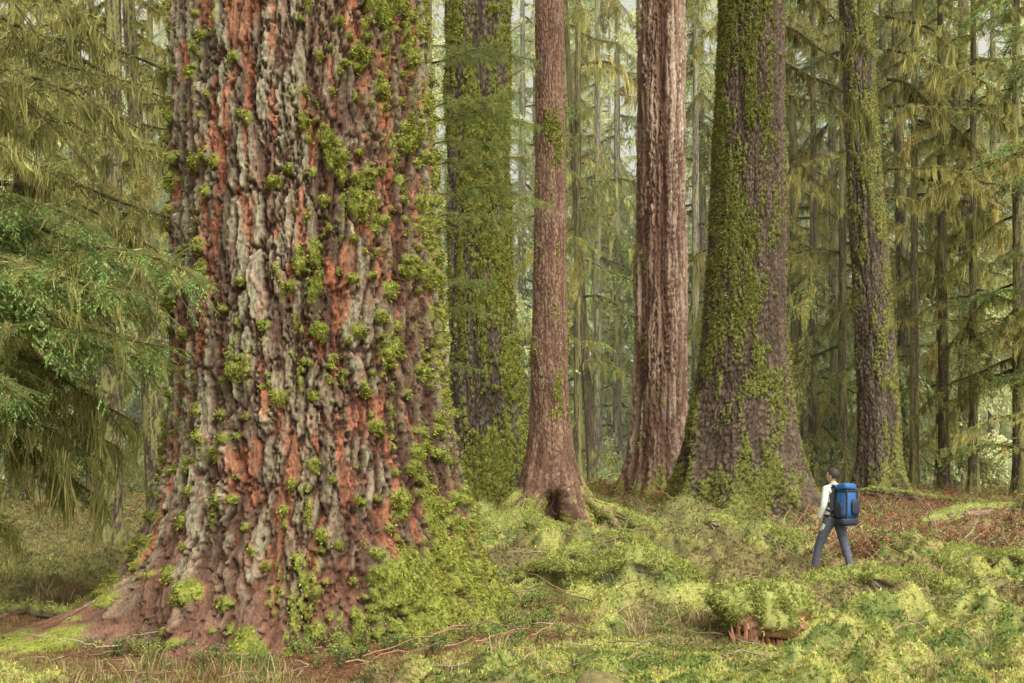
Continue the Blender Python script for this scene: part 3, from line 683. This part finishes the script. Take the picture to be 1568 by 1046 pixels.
# ---------------------------------------------------------------- hiker
def skin(verts,rad,edges,root=0,sub=2):
    me=bpy.data.meshes.new('tmp');me.from_pydata(verts,edges,[]);o=bpy.data.objects.new('tmp',me);COL.objects.link(o)
    m=o.modifiers.new('s','SKIN');m.use_smooth_shade=True
    for i,r in enumerate(rad):
        sv=me.skin_vertices[0].data[i];sv.radius=(r,r) if not isinstance(r,tuple) else r;sv.use_root=(i==root)
    s=o.modifiers.new('ss','SUBSURF');s.levels=sub;s.render_levels=sub
    dg=bpy.context.evaluated_depsgraph_get();dg.update()
    em=bpy.data.meshes.new_from_object(o.evaluated_get(dg));bpy.data.objects.remove(o)
    return em
HK=empty('hiker',(PX(1277,16.5),16.5,gzs(5.34,16.5)+.05));HK.rotation_euler=(0,0,math.radians(24));HK.scale=(1.0,)*3
M_PANT=plain('trousers_slate',(.085,.09,.13),.9,.3,30);M_JKT=plain('shirt_offwhite',(.62,.63,.6),.85,.1,15);M_SKIN=plain('skin',(.5,.3,.21),.6,.08,30)
M_BOOT=plain('boot_leather',(.08,.055,.04),.7,.3,50);M_HAIR=plain('hair_dark',(.03,.02,.014),.7,.4,90);M_VEST=plain('vest_dark',(.04,.045,.05),.85,.3,30)
M_BLUE=plain('pack_blue_nylon',(.02,.10,.30),.6,.25,25);M_NAVY=plain('pack_navy',(.014,.02,.045),.6,.3,25);M_TEAL=plain('collar_teal',(.12,.33,.38),.8,.2,20)
bv=[(0,0,.97),(0,0,1.12),(0,.0,1.30),(0,.0,1.42),(0,.015,1.50),(0,.03,1.58),
 (-.10,.01,.90),(-.165,.17,.50),(-.20,.24,.12),(-.205,.27,.05),(-.22,.40,.035),
 (.10,-.01,.90),(.15,-.08,.50),(.18,-.20,.12),(.185,-.17,.05),(.22,-.04,.035),
 (-.17,0,1.43),(-.25,-.04,1.16),(-.27,.07,.93),
 (.17,0,1.43),(.25,-.06,1.17),(.17,.15,1.20)]
br=[(.15,.115),(.135,.10),(.155,.11),(.13,.09),.055,.05,.105,.078,.06,.048,.035,.105,.078,.06,.048,.035,.068,.055,.038,.068,.055,.038]
be=[(0,1),(1,2),(2,3),(3,4),(4,5),(0,6),(6,7),(7,8),(8,9),(9,10),(0,11),(11,12),(12,13),(13,14),(14,15),(3,16),(16,17),(17,18),(3,19),(19,20),(20,21)]
bm_=skin(bv,br,be,0,2);bm_.name='body'
for m in (M_PANT,M_JKT,M_SKIN,M_BOOT,M_VEST):bm_.materials.append(m)
for p in bm_.polygons:
    c=p.center;p.use_smooth=True
    if c.z<.13:i=3
    elif c.z<.97 and abs(c.x)<.22 and not (c.x<-.19 and c.z>.75):i=0
    elif c.z>1.505:i=2
    elif abs(c.x)<.13 and c.z<1.47:i=4
    else:i=1
    if c.z<.75 and i==1:i=0
    p.material_index=i
mkobj('body',bm_,HK)
def joinm(name,meshes,mat,parent):
    o=0
    me=bpy.data.meshes.new(name);vs=[];fs=[]
    for m in meshes:
        vs+= [tuple(v.co) for v in m.vertices];fs+=[tuple(i+o for i in p.vertices) for p in m.polygons];o+=len(m.vertices)
    me.from_pydata(vs,[],fs);me.materials.append(mat)
    for p in me.polygons:p.use_smooth=True
    return mkobj(name,me,parent)
def hand(name,w,fwd,side,parent,curl=.5):
    w=Vector(w);f=Vector(fwd).normalized();s=Vector(side).normalized();n=f.cross(s).normalized()
    ms=[skin([w-f*.02,w+f*.03,w+f*.085],[.026,(.036,.02),(.036,.018)],[(0,1),(1,2)],0,1)]
    for k,(o,l) in enumerate([(-.03,.068),(-.01,.078),(.011,.073),(.03,.058)]):
        b=w+f*.075+s*o;p1=b+f*l*.45+n*.01*curl;p2=p1+(f*(1-curl*.4)+n*curl).normalized()*l*.35;p3=p2+(f*(1-curl)+n*curl*1.3).normalized()*l*.3
        ms.append(skin([tuple(b),tuple(p1),tuple(p2),tuple(p3)],[.0095,.009,.0085,.007],[(0,1),(1,2),(2,3)],0,1))
    b=w+f*.025-s*.025;p1=b+(f*.7-s*.7)*.04;p2=p1+(f*.9-s*.2+n*.3).normalized()*.032
    ms.append(skin([tuple(b),tuple(p1),tuple(p2)],[.012,.011,.009],[(0,1),(1,2)],0,1))
    joinm(name,ms,M_SKIN,parent)
hand('left_hand',(-.272,.085,.905),(0,.25,-1),(0,-1,-.25),HK,.5)
hand('right_hand',(.155,.165,1.215),(-.6,.5,.55),(0,-.7,.7),HK,.9)
hd=empty('head',(0,.045,1.645));hd.parent=HK;hd.rotation_euler=(math.radians(8),0,math.radians(30))
def ell(name,loc,sc,mat,fn=None,seg=32,par=None):
    b=bmesh.new();bmesh.ops.create_uvsphere(b,u_segments=seg,v_segments=seg//2,radius=1)
    for v in b.verts:
        c=v.co
        if fn:fn(c)
        v.co=Vector((c.x*sc[0],c.y*sc[1],c.z*sc[2]))
    me=bpy.data.meshes.new(name);b.to_mesh(me);b.free();me.materials.append(mat)
    for p in me.polygons:p.use_smooth=True
    return mkobj(name,me,par,loc)
def hf(c):
    if c.z<0: c.x*=1+.28*c.z; c.y=c.y*(1+.15*c.z)+(-c.z*.12)
    if c.y>.75 and abs(c.x)<.22 and -.35<c.z<.1: c.y+=.18*(1-abs(c.x)/.22)*(1-abs(c.z+.15)/.25 if abs(c.z+.15)<.25 else 0)
ell('face',(0,0,0),(.075,.095,.118),M_SKIN,hf,40,hd)
def hh(c):
    if c.z<0 and c.y>0: c.y*=.5
    if c.z<-.45:c.z=-.45
    if c.z<.35 and c.y>.45:c.y=.45
    k=1+.03*math.sin(c.x*14)*math.sin(c.y*11+c.z*9);c*=k
ell('hair',(0,-.012,.018),(.086,.106,.12),M_HAIR,hh,32,hd)
for sx in(-1,1):
    ell('ear',(sx*.077,-.005,-.01),(.01,.02,.032),M_SKIN,None,12,hd)
    ell('eye',(sx*.03,.083,.01),(.013,.01,.009),M_HAIR,None,10,hd)
ell('mouth',(0,.096,-.06),(.022,.006,.006),plain('lips',(.35,.12,.1)),None,10,hd)
def rbox(name,loc,sz,mat,par,bev=.04,fn=None,rot=(0,0,0)):
    b=bmesh.new();bmesh.ops.create_cube(b,size=1)
    bmesh.ops.subdivide_edges(b,edges=b.edges[:],cuts=6,use_grid_fill=True)
    for v in b.verts:
        c=v.co
        if fn:fn(c)
        v.co=Vector((c.x*sz[0],c.y*sz[1],c.z*sz[2]))
    for v in b.verts:
        u=Vector((v.co.x/sz[0]*2,v.co.y/sz[1]*2,v.co.z/sz[2]*2));m=(abs(u.x)**4+abs(u.y)**4+abs(u.z)**4)**(1/4) or 1
        mx=max(abs(u.x),abs(u.y),abs(u.z)) or 1
        v.co*=mx/m
    me=bpy.data.meshes.new(name);b.to_mesh(me);b.free();me.materials.append(mat)
    for p in me.polygons:p.use_smooth=True
    o=mkobj(name,me,par,loc);o.rotation_euler=rot;return o
BP=empty('backpack',(0.05,-.235,1.19));BP.parent=HK
def bulge(c):
    c.y*=1+.15*(.5-abs(c.x)); c.x*=1-.15*c.z
rbox('main_bag',(0,0,-.0),(.30,.25,.50),M_BLUE,BP,fn=bulge)
rbox('lid',(-.01,-.005,.27),(.27,.26,.12),M_BLUE,BP,rot=(-.15,.08,0))
rbox('lid_strap_panel',(0,-.01,.212),(.30,.262,.03),M_NAVY,BP)
rbox('front_pocket',(.05,-.135,-.05),(.16,.08,.26),M_NAVY,BP)
rbox('side_pocket',(.155,0,-.1),(.07,.16,.26),M_NAVY,BP);rbox('side_pocket',(-.155,0,-.1),(.07,.16,.26),M_NAVY,BP)
rbox('sleeping_roll',(0,-.02,-.29),(.34,.2,.14),M_NAVY,BP)
for sx in(-1,1):
    rbox('compression_strap',(sx*.11,-.130,.0),(.022,.03,.48),M_VEST,BP)
    v,f=tubeV(np.array([[sx*.10-.03,.13,.28],[sx*.11-.03,.22,.29],[sx*.12-.04,.36,.22],[sx*.13-.04,.385,.08],[sx*.15-.04,.33,-.08],[sx*.15-.03,.14,-.14]]),np.full(6,.022),8)
    mkobj('shoulder_strap',mkmesh('shoulder_strap',v,f,None,True,[M_NAVY]),BP)
v,f=tubeV(np.array([[.155*math.cos(t)*1.08-.05,.235+.13*math.sin(t),-.2] for t in np.linspace(0,6.28,24)]),np.full(24,.022),6)
mkobj('hip_belt',mkmesh('hip_belt',v,f,None,True,[M_NAVY]),BP)
rbox('collar',(0,.0,1.49),(.15,.14,.05),M_TEAL,HK)

# ---------------------------------------------------------------- mist (real volume between the far trees)
b=bmesh.new();bmesh.ops.create_cube(b,size=1)
for v in b.verts:v.co=Vector((v.co.x*240,v.co.y*100+90,v.co.z*60+27))
me=bpy.data.meshes.new('mist');b.to_mesh(me);b.free()
m,nt,out=newmat('mist_air');vs=nt.nodes.new('ShaderNodeVolumeScatter');vs.inputs['Color'].default_value=(1,1,.88,1);vs.inputs['Density'].default_value=.0068;vs.inputs['Anisotropy'].default_value=.0
nt.links.new(vs.outputs[0],out.inputs['Volume']);me.materials.append(m);mkobj('mist',me)

# ---------------------------------------------------------------- light, sky, camera
w=bpy.data.worlds.new('World');SC.world=w;w.use_nodes=True;nt=w.node_tree;bg=nt.nodes['Background']
sky=nt.nodes.new('ShaderNodeTexSky');sky.sky_type='NISHITA';sky.sun_disc=False
EL=math.radians(52);AZ=math.radians(150)
sky.sun_elevation=EL;sky.sun_rotation=AZ;sky.air_density=1.0;sky.dust_density=4.0
bw=nt.nodes.new('ShaderNodeRGBToBW');mx=nt.nodes.new('ShaderNodeMixRGB');mx.inputs[0].default_value=.92
tint=nt.nodes.new('ShaderNodeMixRGB');tint.blend_type='MULTIPLY';tint.inputs[0].default_value=1;tint.inputs[2].default_value=(2.6,2.58,2.15,1)
nt.links.new(sky.outputs[0],bw.inputs[0]);nt.links.new(sky.outputs[0],mx.inputs[1]);nt.links.new(bw.outputs[0],mx.inputs[2])
nt.links.new(mx.outputs[0],tint.inputs[1]);nt.links.new(tint.outputs[0],bg.inputs[0]);bg.inputs[1].default_value=.15
sl=bpy.data.lights.new('sun','SUN');sl.energy=2.1;sl.angle=math.radians(30);sl.color=(1,.95,.84)
so=bpy.data.objects.new('sun',sl);COL.objects.link(so);so.location=(10,-15,30)
sd=Vector((math.sin(AZ)*math.cos(EL),math.cos(AZ)*math.cos(EL),math.sin(EL)))
so.rotation_euler=sd.to_track_quat('Z','Y').to_euler()
cam=bpy.data.cameras.new('camera');co=bpy.data.objects.new('camera',cam);COL.objects.link(co)
co.location=(0,0,CAMZ);co.rotation_euler=(math.radians(90),0,0);cam.lens=35;cam.sensor_width=36;cam.shift_y=(HOR-522.7)/1568;cam.clip_end=2000
SC.camera=co
SC.view_settings.view_transform='Standard';SC.view_settings.look='None';SC.view_settings.exposure=0
